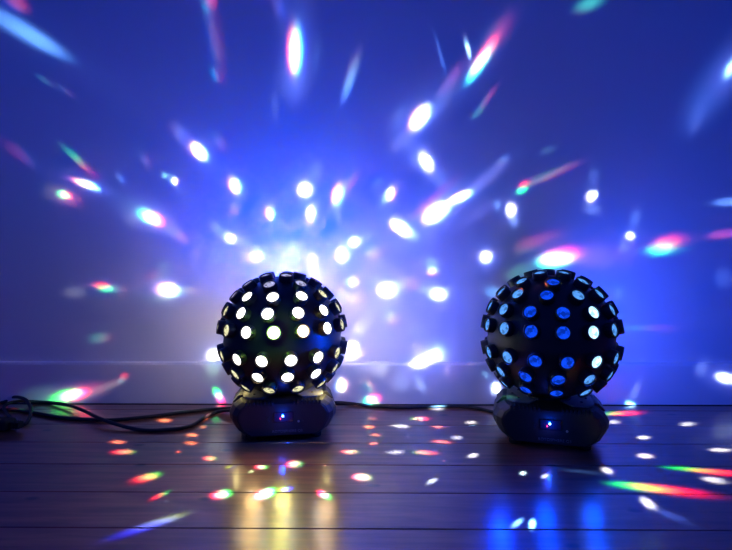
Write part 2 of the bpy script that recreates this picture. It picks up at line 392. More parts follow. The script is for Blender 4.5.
# ------------------------------------------------------------------ the beams: each is a lamp sitting at a lens of its ball
def jac(surf, px, py):
    f = on_wall if surf == 'W' else on_floor
    return f
def beam(ball, surf, px, py, a, b, ang, col, peak=4.0, disp=(0, 0), gk=0.0, bk=-1.0, halo=0.0, p=1.3, src=None, P=None, kind=None):
    """a,b half axes in photo pixels of the patch of light; disp offsets red by +disp, green by gk*disp, blue by bk*disp"""
    c, tubes, Minv, root = (CL, TL, IL, left) if ball == 'L' else (CR, TR, IR, right)
    f = on_wall if surf == 'W' else on_floor
    def f(x, y):
        d = ray(x, y); o = Vector(cam.location)
        if surf == 'F': return o + d * (-CAM_H / d.z)
        if surf == 'B': return o + d * (BOARD_Y / d.y)
        if surf == 'W': return o + d * (WALL_Y / d.y)
    if surf == 'W' and py > 363: surf = 'B'
    T = P if P is not None else f(px, py)
    nrm = Vector((0, 0, 1)) if surf == 'F' else Vector((0, -1, 0))
    want = (T - c).normalized()
    best = max(tubes, key=lambda t: t[0].dot(want) - (0.3 if (surf == 'F' and t[2] < -35) else 0) - (0.25 if surf == 'F' and abs(T.y - c.y) < 0.1 and t[0].z < -0.6 else 0))
    S = c + best[0] * (R_RIM + 0.0015)
    Dv = T - S; dist = Dv.length; Wd = Dv.normalized()
    U = Wd.cross(Vector((0, 0, 1))).normalized(); V = U.cross(Wd).normalized()
    def uv(Pt):
        q = Pt - S; w = q.dot(Wd); return (q.dot(U) / w, q.dot(V) / w)
    if P is None:
        s = 1.0
        ux = [(x - y) / (2 * s) for x, y in zip(uv(f(px + s, py)), uv(f(px - s, py)))]
        uy = [(x - y) / (2 * s) for x, y in zip(uv(f(px, py + s)), uv(f(px, py - s)))]
    else:
        m = 1 / F_PX * (T - Vector(cam.location)).length / dist
        ux = (-m, 0); uy = (0, -m)
    # J maps px -> uv ; invert, then rotate into the ellipse frame
    det = ux[0] * uy[1] - uy[0] * ux[1]
    inv = ((uy[1] / det, -uy[0] / det), (-ux[1] / det, ux[0] / det))   # rows: dpx, dpy
    ca, sa = math.cos(R_(ang)), -math.sin(R_(ang))                     # image y points down
    r1 = [(ca * inv[0][k] + sa * inv[1][k]) / a for k in (0, 1)]
    r2 = [(-sa * inv[0][k] + ca * inv[1][k]) / b for k in (0, 1)]
    A = U * r1[0] + V * r1[1]; B = U * r2[0] + V * r2[1]
    # cone big enough for the patch
    ext = 2.4 if not halo else 5.5
    cone = 0
    for k in range(12):
        t = 2 * math.pi * k / 12; x, y = ext * math.cos(t), ext * math.sin(t)
        # invert (r1,r2)
        dd = r1[0] * r2[1] - r1[1] * r2[0]
        u = (x * r2[1] - r1[1] * y) / dd; v = (r1[0] * y - x * r2[0]) / dd
        cone = max(cone, math.hypot(u, v))
    cone = min(2 * math.atan(cone) * 1.1 + 0.01, R_(150))
    ld = bpy.data.lights.new('beam', 'SPOT'); lo = bpy.data.objects.new('beam', ld); COL.objects.link(lo)
    ld.spot_size = cone; ld.spot_blend = 0.3; ld.shadow_soft_size = 0.0; ld.color = (1, 1, 1)
    lo.parent = root
    Ml = Minv @ (Matrix.Translation(S) @ Wd.to_track_quat('-Z', 'Y').to_matrix().to_4x4())
    lo.matrix_local = Ml
    cosi = max(0.04, -Wd.dot(nrm)) if P is None else 1.0
    alb = 0.68 if surf != 'F' else 0.10
    ld.energy = 4 * math.pi * math.pi * dist * dist / cosi / alb * math.pi * 0.32
    ld.use_nodes = True; nt = ld.node_tree; L = nt.links; nt.nodes.clear()
    N = nt.nodes.new
    def vm(op, x, y=None):
        n = N('ShaderNodeVectorMath'); n.operation = op
        for i, s_ in enumerate((x, y)):
            if s_ is None: continue
            if isinstance(s_, (tuple, Vector)): n.inputs[i].default_value = s_[:3]
            else: L.new(s_, n.inputs[i])
        return n
    def mm(op, x, y=None):
        n = N('ShaderNodeMath'); n.operation = op
        for i, s_ in enumerate((x, y)):
            if s_ is None: continue
            if isinstance(s_, (float, int)): n.inputs[i].default_value = s_
            else: L.new(s_, n.inputs[i])
        return n.outputs[0]
    g = N('ShaderNodeNewGeometry').outputs['Incoming']
    w_ = vm('DOT_PRODUCT', g, Wd).outputs['Value']
    w_ = mm('MAXIMUM', w_, 0.02)
    aa = mm('DIVIDE', vm('DOT_PRODUCT', g, A).outputs['Value'], w_)
    bb = mm('DIVIDE', vm('DOT_PRODUCT', g, B).outputs['Value'], w_)
    cb = N('ShaderNodeCombineXYZ'); L.new(aa, cb.inputs[0]); L.new(bb, cb.inputs[1])
    chans = []
    da = (disp[0] * ca + disp[1] * sa) / a; db = (-disp[0] * sa + disp[1] * ca) / b
    cache = {}
    for k_ in (1.0, gk, bk):
        key = round(k_, 3) if (da or db) else 0
        if key not in cache:
            sb = vm('SUBTRACT', cb.outputs[0], (da * k_, db * k_, 0.0))
            r2_ = vm('DOT_PRODUCT', sb.outputs[0], sb.outputs[0]).outputs['Value']
            e1 = mm('EXPONENT', mm('MULTIPLY', mm('POWER', r2_, p), -1.0))
            cache[key] = e1
        chans.append(cache[key])
    cc = N('ShaderNodeCombineXYZ')
    for k in range(3): L.new(chans[k], cc.inputs[k])
    core = vm('MULTIPLY', cc.outputs[0], tuple(x * peak for x in col))
    res = core.outputs[0]
    if halo:
        sb = vm('DOT_PRODUCT', cb.outputs[0], cb.outputs[0]).outputs['Value']
        h = mm('MULTIPLY', mm('EXPONENT', mm('MULTIPLY', sb, -0.10)), halo)
        hc = N('ShaderNodeCombineXYZ')
        for k in range(3): L.new(h, hc.inputs[k])
        hm = vm('MULTIPLY', hc.outputs[0], tuple(HALO_TINT))
        res = vm('ADD', res, hm.outputs[0]).outputs[0]
    em = N('ShaderNodeEmission'); L.new(res, em.inputs[0]); em.inputs[1].default_value = 1.0
    ou = N('ShaderNodeOutputLight'); L.new(em.outputs[0], ou.inputs[0])
    return lo
HALO_TINT = (0.14, 0.20, 1.0)

def spill(ball, S, aim, col, energy, size=160, blend=1.0, k=0.0, name='spill'):
    """wide unfocused light leaving the back of a ball; k>0 throws more light sideways than straight ahead"""
    Minv, root = (IL, left) if ball == 'L' else (IR, right)
    ld = bpy.data.lights.new(name, 'SPOT'); lo = bpy.data.objects.new(name, ld); COL.objects.link(lo); lo.parent = root
    ld.spot_size = R_(size); ld.spot_blend = blend; ld.shadow_soft_size = 0.004; ld.color = col; ld.energy = energy
    Wd = (Vector(aim) - Vector(S)).normalized()
    lo.matrix_local = Minv @ (Matrix.Translation(S) @ Wd.to_track_quat('-Z', 'Y').to_matrix().to_4x4())
    if k:
        ld.use_nodes = True; nt = ld.node_tree; nt.nodes.clear(); N = nt.nodes.new; L = nt.links
        g = N('ShaderNodeNewGeometry'); d = N('ShaderNodeVectorMath'); d.operation = 'DOT_PRODUCT'; L.new(g.outputs['Incoming'], d.inputs[0]); d.inputs[1].default_value = Wd
        m0 = N('ShaderNodeMath'); m0.operation = 'MAXIMUM'; L.new(d.outputs['Value'], m0.inputs[0]); m0.inputs[1].default_value = 0.03
        m1 = N('ShaderNodeMath'); m1.operation = 'POWER'; L.new(m0.outputs[0], m1.inputs[0]); m1.inputs[1].default_value = -k
        em = N('ShaderNodeEmission'); L.new(m1.outputs[0], em.inputs[1]); ou = N('ShaderNodeOutputLight'); L.new(em.outputs[0], ou.inputs[0])
    return lo

# broad glow on the wall behind each ball
SL = Vector((CL.x, WALL_Y - 0.028, CL.z + 0.05)); SR = Vector((CR.x, WALL_Y - 0.034, CR.z + 0.0))
Yv = Vector((0, 1, 0))
def side(ball, dx, dz, aim, col, e, bl=0.08, size=179, dy=0.0):
    c = CL if ball == 'L' else CR
    S = c + Vector((dx, dy, dz)); spill(ball, S, S + Vector(aim), col, e, size, bl)
spill('L', SL, SL + Yv, (1.0, 0.62, 0.62), 0.29, 179, 0.05, 0.8)
side('L', 0.115, 0, (0.9, 1, 0.1), (0.80, 0.85, 1.1), 0.62, 1.0)
side('L', -0.115, 0, (-0.9, 1, 0.1), (0.85, 0.90, 1.1), 0.36, 1.0)
side('L', 0, 0.115, (0, 0.8, 1), (0.0, 0.062, 1.0), 5.6, 0.6)
side('R', -0.115, 0, (-1, 0.8, 0.1), (0.0, 0.05, 1.0), 1.8, 1.0)
side('R', 0.115, 0, (1, 0.8, 0.1), (0.025, 0.075, 1.0), 3.8, 0.9)
side('R', -0.112, 0, (-1, -0.15, -0.1), (0.0, 0.06, 1.0), 8.0, 1.0, 80, -0.05)
for sx in (-1, 1):      # light from the lowest lenses onto the base
    side('L', sx * 0.074, -0.076, (-sx * 0.35, 0.1, -1), (1.0, 0.80, 0.28), 0.14, 1.0, 165, -0.024)
    side('R', sx * 0.074, -0.076, (-sx * 0.35, 0.1, -1), (0.03, 0.10, 1.0), 0.010, 1.0, 165, -0.024)
for az_, lat_, c_, e_ in ((-7.5, 11.5, (0.35, 1.0, 0.10), 0.12), (16.5, 11.5, (1.0, 0.55, 0.12), 0.05), (-10, 27, (0.3, 0.4, 1.0), 0.03)):   # point lamps added just off three lenses, imitating camera bloom on the shell
    d_ = min(TL, key=lambda t: abs(t[1] - az_) + abs(t[2] - lat_))[0]
    ld = bpy.data.lights.new('added_bloom_light', 'POINT'); ld.energy = e_; ld.color = c_; ld.shadow_soft_size = 0.004
    lo = bpy.data.objects.new('added_bloom_light', ld); COL.objects.link(lo); lo.parent = left; lo.location = IL @ (CL + d_ * (R_RIM + 0.010))
# light from the lower front lenses, thrown forward over the floorboards
for ball, c_, dx, dz, col, e in (('L', CL, -0.034, -0.070, (1.0, 0.62, 0.22), 0.30), ('L', CL, 0.012, -0.072, (1.0, 0.86, 0.22), 0.36), ('L', CL, 0.075, -0.05, (1.0, 0.66, 0.30), 0.22),
                                 ('R', CR, -0.088, -0.040, (0.0, 0.035, 1.0), 0.95), ('R', CR, -0.030, -0.070, (0.0, 0.05, 1.0), 0.45), ('R', CR, 0.040, -0.070, (0.0, 0.06, 1.0), 0.38)):
    for zz, fr in ((dz, 0.34), (dz + 0.035, 0.24), (dz + 0.075, 0.24)):
        S = c_ + Vector((dx, -math.sqrt(max(0, 0.114 ** 2 - dx * dx - zz * zz)), zz))
        lo = spill(ball, S, S + Vector((dx * 1.5, -1, -0.05)), col, e * fr * (1.0 if ball == 'L' else 1.35), 172, 0.7); lo.data.shadow_soft_size = 0.012

for root_ in (left, right):     # the indicator lamps' own light on the panel
    for lx, lz, lc, le in ((-0.001, 0.0405, (0.0, 0.06, 1.0), 0.04), (-0.0047, 0.0365, (1.0, 0.02, 0.1), 0.0006)):
        ld = bpy.data.lights.new('indicator_light', 'POINT'); ld.energy = le; ld.color = lc; ld.shadow_soft_size = 0.001
        lo = bpy.data.objects.new('indicator_light', ld); COL.objects.link(lo); lo.parent = root_; lo.location = (lx, -0.070, lz)

WH = (1, 1, 1); WM = (1, 0.92, 0.72); CO = (0.72, 0.86, 1.0); BL = (0.15, 0.35, 1.0); LV = (0.55, 0.5, 1.0); PK = (1, 0.55, 0.8); GN = (0.1, 1.0, 0.4); RD = (1, 0.12, 0.12); YG = (1, 1, 0.22)
WALL = [
 # ball, x, y, a, b, ang, colour, peak, disp, gk, bk, halo
 ('L', 27, 33, 42, 7.5, -31, (0.22, 0.55, 1.0), 1.45, (0, 0), 0, 0, 0.10),
 ('L', 15, 4, 12, 6, -35, (0.7, 0.12, 0.5), 0.5, (3, -1), 0, -1, 0),
 ('L', 46, 81, 9, 2.5, -35, (0.2, 0.6, 0.7), 0.16, (2, 1), -1, -1, 0),
 ('L', 66, 91, 8, 2.5, -38, (0.5, 0.4, 0.8), 0.16, (2, 1), -1, -1, 0),
 ('L', 200, 152, 12, 6.5, -50, WH, 6, (-1.6, -.6), 0, -1, 0.12),
 ('L', 180, 134, 10, 5, -60, LV, 0.35, (-2, -1), 0, -1, 0),
 ('L', 219, 141, 9, 4, -62, (0.7, .6, 1), 0.35, (2, 2), -1, -1, 0),
 ('L', 236, 186, 9, 6, -62, WH, 6, (-1.5, 0), 0, -1, 0.12),
 ('L', 88, 185, 14, 4.2, -22, WH, 5, (-3, -1), 0, -1, 0.10),
 ('L', 65, 195, 7, 4.5, -20, YG, 4, (1.8, 0.4), -1, -1, 0.05),
 ('L', 64, 196, 16, 8, -20, (1, 0.35, 0.25), 0.25, (3, 1), -1, 0, 0),
 ('L', 81, 163, 13, 3, -42, (1, 0.9, 0.3), 0.55, (6, 6), -1, -1, 0),
 ('L', 22, 155, 16, 5, -40, (0.6, .15, .6), 0.18, (-4, -2), -1, -1, 0),
 ('L', 120, 178, 6, 3, -40, (0.2, 0.4, 1), 0.6, (-2, -1), 0, -1, 0),
 ('L', 175, 181, 4.5, 4.5, -40, (1, .95, .8), 4, (0.5, 0), 0, -1, 0.04),
 ('L', 166, 175, 2.6, 3.4, -60, (.3, 1, .8), 1.2, (0, 0), 0, 0, 0),
 ('L', 180, 190, 2.4, 2.0, 0, (.2, .9, 1), 0.8, (0, 0), 0, 0, 0),
 ('L', 145, 159, 8, 2.5, -60, (.6, .5, .8), 0.3, (1.5, 1), -1, -1, 0),
 ('L', 152, 218, 13, 7, -28, WM, 8, (2.4, .8), -1, -0.4, 0.10),
 ('L', 150, 217, 24, 11, -25, (.8, .75, .7), 0.16, (3, 2), -1, -1, 0),
 ('L', 178, 235, 9, 4, -35, (1, .55, .5), 0.42, (2, 1), -1, -1, 0),
 ('L', 131, 219, 8, 6, -35, (.6, .55, .8), 0.16, (0, 0), 0, 0, 0),
 ('L', 169, 290, 12, 7.5, -5, (1, 1, .8), 8, (-1, -.4), -.6, 1, 0.10),
 ('L', 156, 277, 9, 4, 20, (1, .6, .35), 0.30, (-2, -1), -1, -1, 0),
 ('L', 188, 291, 8, 3.5, 0, (1, .85, .45), 0.38, (2, 0), -1, -1, 0),
 ('L', 163, 299, 14, 4, -8, (.5, .8, .5), 0.20, (2, 0), -1, -1, 0),
 ('L', 164, 266, 6, 4, -20, (.4, .9, .9), 0.18, (0, 0), -1, -1, 0),
 ('L', 104, 287, 9, 4, -3, YG, 2.5, (-1.8, -1.4), -1, -1, 0.04),
 ('L', 75, 292, 10, 5.5, 5, (.65, .65, .7), 0.16, (0, 0), 0, 0, 0),
 ('L', 120, 290, 5, 7, 0, (.75, .6, .6), 0.20, (2, 0), -1, -1, 0),
 ('L', 102, 338, 9, 5, 10, (.5, .8, .6), 0.22, (3, 0), -1, -1, 0),
 ('L', 72, 395, 15, 6, 14, YG, 12, (5, -.6), -1, 0.2, 0.05),
 ('L', 72, 395, 26, 8, 12, (1, .6, .3), 0.35, (8, -3), -1, -1, 0),
 ('L', 108, 386, 20, 4, 22, (.8, .6, .55), 0.20, (4, -2), -1, -1, 0),
 ('L', 123, 378, 4, 3, 30, (1, .3, .35), 0.7, (1, -2), -1, -1, 0),
 ('L', 42, 393, 20, 7, 10, (.35, .7, .55), 0.10, (0, 0), 0, 0, 0),
 ('L', 230, 238, 7, 6, -40, CO, 5, (0, 0), 0, 0, 0.12),
 ('L', 216, 228, 7, 3.5, -45, CO, 0.45, (-1, -1), 0, -1, 0),
 ('L', 217, 257, 6, 5, 0, CO, 0.35, (0, 0), 0, 0, 0),
 ('L', 234, 208, 4, 5, 60, PK, 0.35, (0, 1), -1, -1, 0),
 ('L', 242, 241, 6, 3, 0, (.7, .8, 1), 0.6, (0, 0), 0, 0, 0),
 ('L', 214, 355, 9, 8, 10, (1, 1, .7), 3, (0, 0), 0, 0, 0.12),
 ('L', 213, 368, 9, 7, 80, (.5, 1, .6), 0.35, (0, 0), 0, 0, 0),
 ('L', 219, 396, 8, 4.5, -60, (1, 1, .5), 5.0, (1.5, 3), -1, 0, 0.05),
 ('L', 296, 52, 24, 7, 89, WH, 8, (-2.6, 0), 0, -1, 0.13),
 ('L', 293, 80, 22, 16, 70, (.35, .45, 1), 0.16, (0, 0), 0, 0, 0),
 ('L', 317, 55, 16, 4, 85, (.3, .5, 1), 0.16, (0, 0), 0, 0, 0),
 ('L', 278, 5, 13, 5, -75, (.3, .25, 1), 0.40, (-2, -2), 0, -1, 0),
 ('L', 209, 2, 9, 5, -80, (1, .3, .5), 0.65, (2, -3), -1, -1, 0),
 ('L', 213, 36, 34, 6, -80, (.5, .3, .8), 0.20, (3, 0), 0, -1, 0),
 ('L', 217, 75, 7, 3.5, -60, (.7, .7, 1), 0.40, (3, 1), -1, -1, 0),
 ('L', 350, 80, 20, 4.2, 72, (.45, .7, 1), 0.85, (1, -5), 0, -1, 0.03),
 ('L', 275, 107, 11, 3.5, 95, (.3, .5, 1), 0.22, (0, 0), 0, 0, 0),
 ('L', 420, 118, 15, 8, 55, WH, 9, (-1.2, 0), 0, -1, 0.13),
 ('L', 398, 117, 12, 7, 60, (.45, .5, 1), 0.30, (0, 0), 0, 0, 0),
 ('L', 402, 142, 12, 9, 50, (.5, .55, 1), 0.30, (0, 0), 0, 0, 0),
 ('L', 441, 105, 24, 5, 55, (.4, .5, 1), 0.25, (0, 0), 0, 0, 0),
 ('L', 481, 61, 24, 6, 56, (1, 1, .9), 6, (2.5, -5), -.9, -1, 0.06),
 ('L', 495, 36, 20, 8, 55, (1, .25, .4), 0.22, (3, -2), -1, -1, 0),
 ('L', 468, 49, 13, 3, -77, (.3, .6, 1), 2.2, (0, 0), 0, 0, 0),
 ('L', 441, 57, 20, 1.8, -75, (.15, .35, 1), 0.50, (0, 0), 0, 0, 0),
 ('L', 449, 83, 20, 5, 55, (.7, .35, .9), 0.25, (2, -3), -1, -1, 0),
 ('L', 486, 100, 12, 2.5, 55, (1, .4, .6), 0.30, (2, -2), -1, -1, 0),
 ('L', 478, 113, 7, 2.5, 40, (.1, .9, .6), 0.25, (0, 0), 0, 0, 0),
 ('L', 426, 162, 12, 6, -60, CO, 7, (0, 0), 0, 0, 0.13),
 ('L', 413, 158, 6, 8, 20, (.4, .5, 1), 0.35, (0, 0), 0, 0, 0),
 ('L', 440, 178, 10, 6, -50, (.4, .5, 1), 0.25, (0, 0), 0, 0, 0),
 ('L', 305, 190, 9, 8, 90, WH, 6, (-.5, 0), 0, -1, 0.15),
 ('L', 315, 171, 9, 5, 80, (.65, .6, 1), 0.35, (0, 0), 0, 0, 0),
 ('L', 307, 155, 3.5, 3, 0, (.4, .55, 1), 0.45, (0, 0), 0, 0, 0),
 ('L', 338, 196, 11, 5.5, 72, WH, 6, (-1.2, -1.5), 0, -1, 0.13),
 ('L', 350, 182, 12, 2.5, 62, (1, .5, .5), 0.35, (2, 0), -1, -1, 0),
 ('L', 338, 214, 4, 6, 0, LV, 0.40, (0, 0), 0, 0, 0),
 ('L', 390, 194, 8, 4.5, 68, WH, 4, (1, 0), 0, -1, 0.08),
 ('L', 384, 199, 8, 2.5, 70, (.3, 1, .9), 0.50, (0, 0), 0, 0, 0),
 ('L', 378, 182, 5, 3, 45, BL, 0.5, (0, 0), 0, 0, 0),
 ('L', 401, 228, 13, 7, -38, WH, 9, (-.8, 0), 0, -1, 0.15),
 ('L', 412, 235, 8, 5, -40, (.3, .55, 1), 0.8, (0, 0), 0, 0, 0),
 ('L', 397, 246, 11, 3.5, -20, (.5, .55, 1), 0.28, (0, 0), 0, 0, 0),
 ('L', 436, 213, 16, 9, 36, WH, 10, (-1.4, 0), 0, -1, 0.16),
 ('L', 432, 203, 26, 4, 40, (.9, .4, .7), 0.32, (-1, -2), -1, -1, 0),
 ('L', 461, 197, 13, 5.5, 26, WH, 7, (-1.5, 0), 0, -1, 0.10),
 ('L', 487, 177, 27, 6, 38, (.4, .4, 1), 0.35, (0, 0), 0, 0, 0),
 ('L', 503, 160, 6, 3, 40, (.4, .55, 1), 0.5, (-1, 1), 0, -1, 0),
 ('L', 480, 212, 20, 6, 35, (.35, .35, 1), 0.22, (0, 0), 0, 0, 0),
 ('L', 311, 214, 9, 5.5, 86, WH, 6, (-.6, 0), 0, -1, 0.14),
 ('L', 299, 222, 5, 4, 0, LV, 0.45, (0, 0), 0, 0, 0),
 ('L', 271, 214, 8, 4.5, -72, WH, 4.5, (-1.5, 0), 0, -1, 0.12),
 ('L', 283, 226, 5, 3, -40, (.7, .5, .9), 0.4, (1, 0), -1, -1, 0),
 ('L', 294, 250, 5.5, 5.5, 0, CO, 4.5, (0, 0), 0, 0, 0.18),
 ('L', 313, 261, 5.5, 7, 0, (1, .93, .97), 1.8, (0, 0), 0, 0, 0.2),
 ('L', 257, 256, 8, 8, 0, (1, .95, .95), 2.5, (-.8, 0), 0, -1, 0.2),
 ('L', 244, 256, 3, 6, 0, (1, .7, .7), 0.4, (0, 0), 0, 0, 0),
 ('L', 284, 263, 5, 6, 0, (.95, .95, 1), 1.6, (0, 0), 0, 0, 0.2),
 ('L', 342, 255, 8, 10, 0, WH, 4, (-.8, 0), 0, -1, 0.16),
 ('L', 354, 242, 8, 6.5, 20, CO, 4, (0, 0), 0, 0, 0.12),
 ('L', 367, 236, 8, 2.5, 20, (.6, .8, 1), 0.5, (0, 0), 0, 0, 0),
 ('L', 352, 282, 7, 5.5, 0, WH, 2.0, (1.5, 0), 0, -1, 0.08),
 ('L', 374, 252, 8, 6, 10, (1, .7, .9), 0.45, (1, 1), -1, -1, 0),
 ('L', 379, 264, 5, 4, 0, LV, 0.35, (0, 0), 0, 0, 0),
 ('L', 387, 290, 11, 8.5, 0, (1, .97, .93), 8, (-.6, 0), 0, -1, 0.17),
 ('L', 406, 284, 7, 5, 20, (1, .55, .75), 0.6, (2, 0), -1, -1, 0),
 ('L', 375, 279, 5, 3, -30, (1, .8, .6), 0.5, (0, 0), 0, 0, 0),
 ('L', 350, 299, 10, 4, 0, (1, .85, .7), 0.9, (2, 0), -1, -1, 0),
 ('L', 438, 294, 9, 7, -10, CO, 7, (0, 0), 0, 0, 0.16),
 ('L', 423, 289, 7, 3, -20, (.4, .85, 1), 0.7, (0, 0), 0, 0, 0),
 ('L', 433, 271, 7, 5, 0, (1, .85, .95), 1.8, (0, 1), -1, -1, 0.05),
 ('L', 432, 261, 7, 3.5, 0, (.5, .8, 1), 0.55, (1, 0), -1, -1, 0),
 ('R', 486, 257, 7, 7, 0, CO, 5, (0, 0), 0, 0, 0.14),
 ('L', 391, 318, 5, 5, 0, (1, .8, .9), 0.6, (1, 1), -1, -1, 0),
 ('L', 359, 330, 5, 5, 0, (1, 1, .6), 0.9, (0, 0), 0, 0, 0.03),
 ('L', 372, 312, 4, 22, -25, (1, .95, .8), 0.14, (0, 0), 0, 0, 0),
 ('L', 431, 358, 12, 8, 30, WH, 7, (0, 0), 0, 0, 0.16),
 ('L', 421, 363, 10, 7, -8, WH, 8, (0, 0), 0, 0, 0.1),
 ('L', 418, 350, 8, 4, -35, (1, .7, .8), 0.7, (0, 0), 0, 0, 0),
 ('R', 439, 351, 9, 8, -30, (.35, .65, 1), 0.9, (0, 0), 0, 0, 0),
 ('L', 449, 370, 7, 5, -20, (1, .5, .65), 0.4, (1, 0), -1, -1, 0),
 ('L', 352, 349, 7, 10, 0, (1, .98, .85), 9, (0, 0), 0, 0, 0.14),
 ('L', 363, 353, 5, 3, 0, (1, .55, .5), 0.6, (1, 0), -1, -1, 0),
 ('L', 341, 385, 5.5, 8, 0, (1, .94, .75), 8, (.8, 0), 0, -1, 0.10),
 ('L', 372, 399, 8, 5, 5, (1, 1, .6), 7, (2, -1), -1, 0, 0.06),
 ('L', 369, 386, 6, 3, -50, (.9, 1, .6), 0.5, (1, -1), -1, -1, 0),
 ('L', 381, 369, 6, 6, 0, (1, .95, .8), 0.45, (0, 0), 0, 0, 0),
 ('L', 366, 368, 12, 4, 0, (.5, .65, 1), 0.25, (0, 0), 0, 0, 0),
 ('R', 402, 383, 8, 8, 0, (.5, .65, 1), 0.4, (0, 0), 0, 0, 0),
 ('R', 420, 384, 8, 4, -55, (.55, .75, 1), 0.7, (0, 0), 0, 0, 0),
 ('L', 417, 330, 9, 4, 0, (.5, .65, 1), 0.35, (0, 0), 0, 0, 0),
 ('R', 496, 388, 5.5, 6.5, 0, (.7, .85, 1), 10, (0, 0), 0, 0, 0.16),
 ('R', 492, 292, 6, 5, 0, (.3, .8, 1), 0.7, (0, 0), 0, 0, 0.03),
 ('R', 486, 375, 5, 3, -20, (.4, .8, 1), 0.5, (0, 0), 0, 0, 0),
 ('R', 590, 3, 14, 6.5, 25, (0.1, 0.85, .65), 0.55, (-3, 3), 0, 0, 0.02),
 ('R', 731, 68, 16, 7, 58, (.35, .75, 1), 1.6, (0, 0), 0, 0, 0.08),
 ('R', 712, 90, 50, 18, 56, (.12, .28, 1), 0.24, (0, 0), 0, 0, 0),
 ('R', 697, 118, 17, 6, 70, (.3, .4, 1), 0.18, (0, 0), 0, 0, 0),
 ('L', 523, 187, 8, 4, 30, YG, 1.8, (1, -3), -1, -1, 0.03),
 ('L', 550, 175, 22, 3.5, 24, (.9, .6, .3), 0.32, (4, -1), -1, -1, 0),
 ('L', 548, 150, 8, 4, 20, (.2, .5, .6), 0.14, (0, 0), 0, 0, 0),
 ('R', 590, 197, 4.5, 5.5, 0, WH, 5, (0, 0), 0, 0, 0.05),
 ('R', 596, 194, 3.2, 4, 0, (.6, .85, 1), 2.5, (0, 0), 0, 0, 0),
 ('R', 594, 178, 5, 8, 0, (.3, .5, 1), 0.32, (0, 0), 0, 0, 0),
 ('R', 592, 209, 8, 5, -10, (.35, .55, 1), 0.40, (0, 0), 0, 0, 0),
 ('R', 511, 210, 6, 8, -10, (.9, .95, 1), 5, (0, 0), 0, 0, 0.08),
 ('R', 497, 206, 3.5, 6, 0, (.3, .6, 1), 0.5, (0, 0), 0, 0, 0),
 ('R', 514, 221, 4.5, 6, 0, (.4, .6, 1), 0.7, (0, 0), 0, 0, 0),
 ('R', 556, 259, 21, 9, 9, (1, 1, .8), 7, (3, -2), -.8, -.2, 0.05),
 ('R', 536, 243, 20, 6, 18, (1, .25, .25), 0.28, (2, -2), -1, -1, 0),
 ('R', 600, 256, 36, 12, 5, (.8, .35, .25), 0.14, (0, 0), 0, 0, 0),
 ('R', 520, 272, 14, 7, 20, (.2, .9, .5), 0.22, (0, 0), 0, 0, 0),
 ('R', 664, 246, 12, 6, 14, YG, 1.5, (3, -3), -1, -1, 0.03),
 ('R', 660, 250, 18, 4.5, 2, (.05, 1, .5), 0.45, (0, 0), 0, 0, 0),
 ('R', 668, 242, 18, 6, 8, (1, .15, .15), 0.35, (0, 0), 0, 0, 0),
 ('R', 630, 236, 5.5, 4.5, 0, CO, 4, (0, 0), 0, 0, 0.07),
 ('R', 635, 219, 5, 9, -20, (.3, .5, 1), 0.35, (0, 0), 0, 0, 0),
 ('R', 624, 246, 5, 6, 0, (.45, .55, 1), 0.4, (0, 0), 0, 0, 0),
 ('R', 724, 234, 15, 4, 8, (.9, .12, .35), 0.45, (0, 0), 0, 0, 0),
 ('R', 728, 202, 13, 3.5, 5, (.25, .5, 1), 1.1, (0, 0), 0, 0, 0.03),
 ('R', 725, 378, 11, 6, -15, CO, 6, (0, 0), 0, 0, 0.10),
 ('R', 701, 368, 6, 8, 0, (.4, .55, 1), 0.35, (0, 0), 0, 0, 0),
 ('R', 619, 294, 3.5, 6, 0, (.2, .5, 1), 0.45, (0, 0), 0, 0, 0),
 ('R', 646, 328, 16, 3, 0, (.55, .5, .3), 0.2, (10, 0), -1, -1, 0),
 ('R', 723, 278, 8, 10, 0, (.2, .35, 1), 0.25, (0, 0), 0, 0, 0),
 ('R', 635, 392, 11, 4, 68, (.45, .65, 1), 0.40, (0, 0), 0, 0, 0),
 ('R', 642, 360, 3, 3, 0, (.4, .5, 1), 0.2, (0, 0), 0, 0, 0),
]
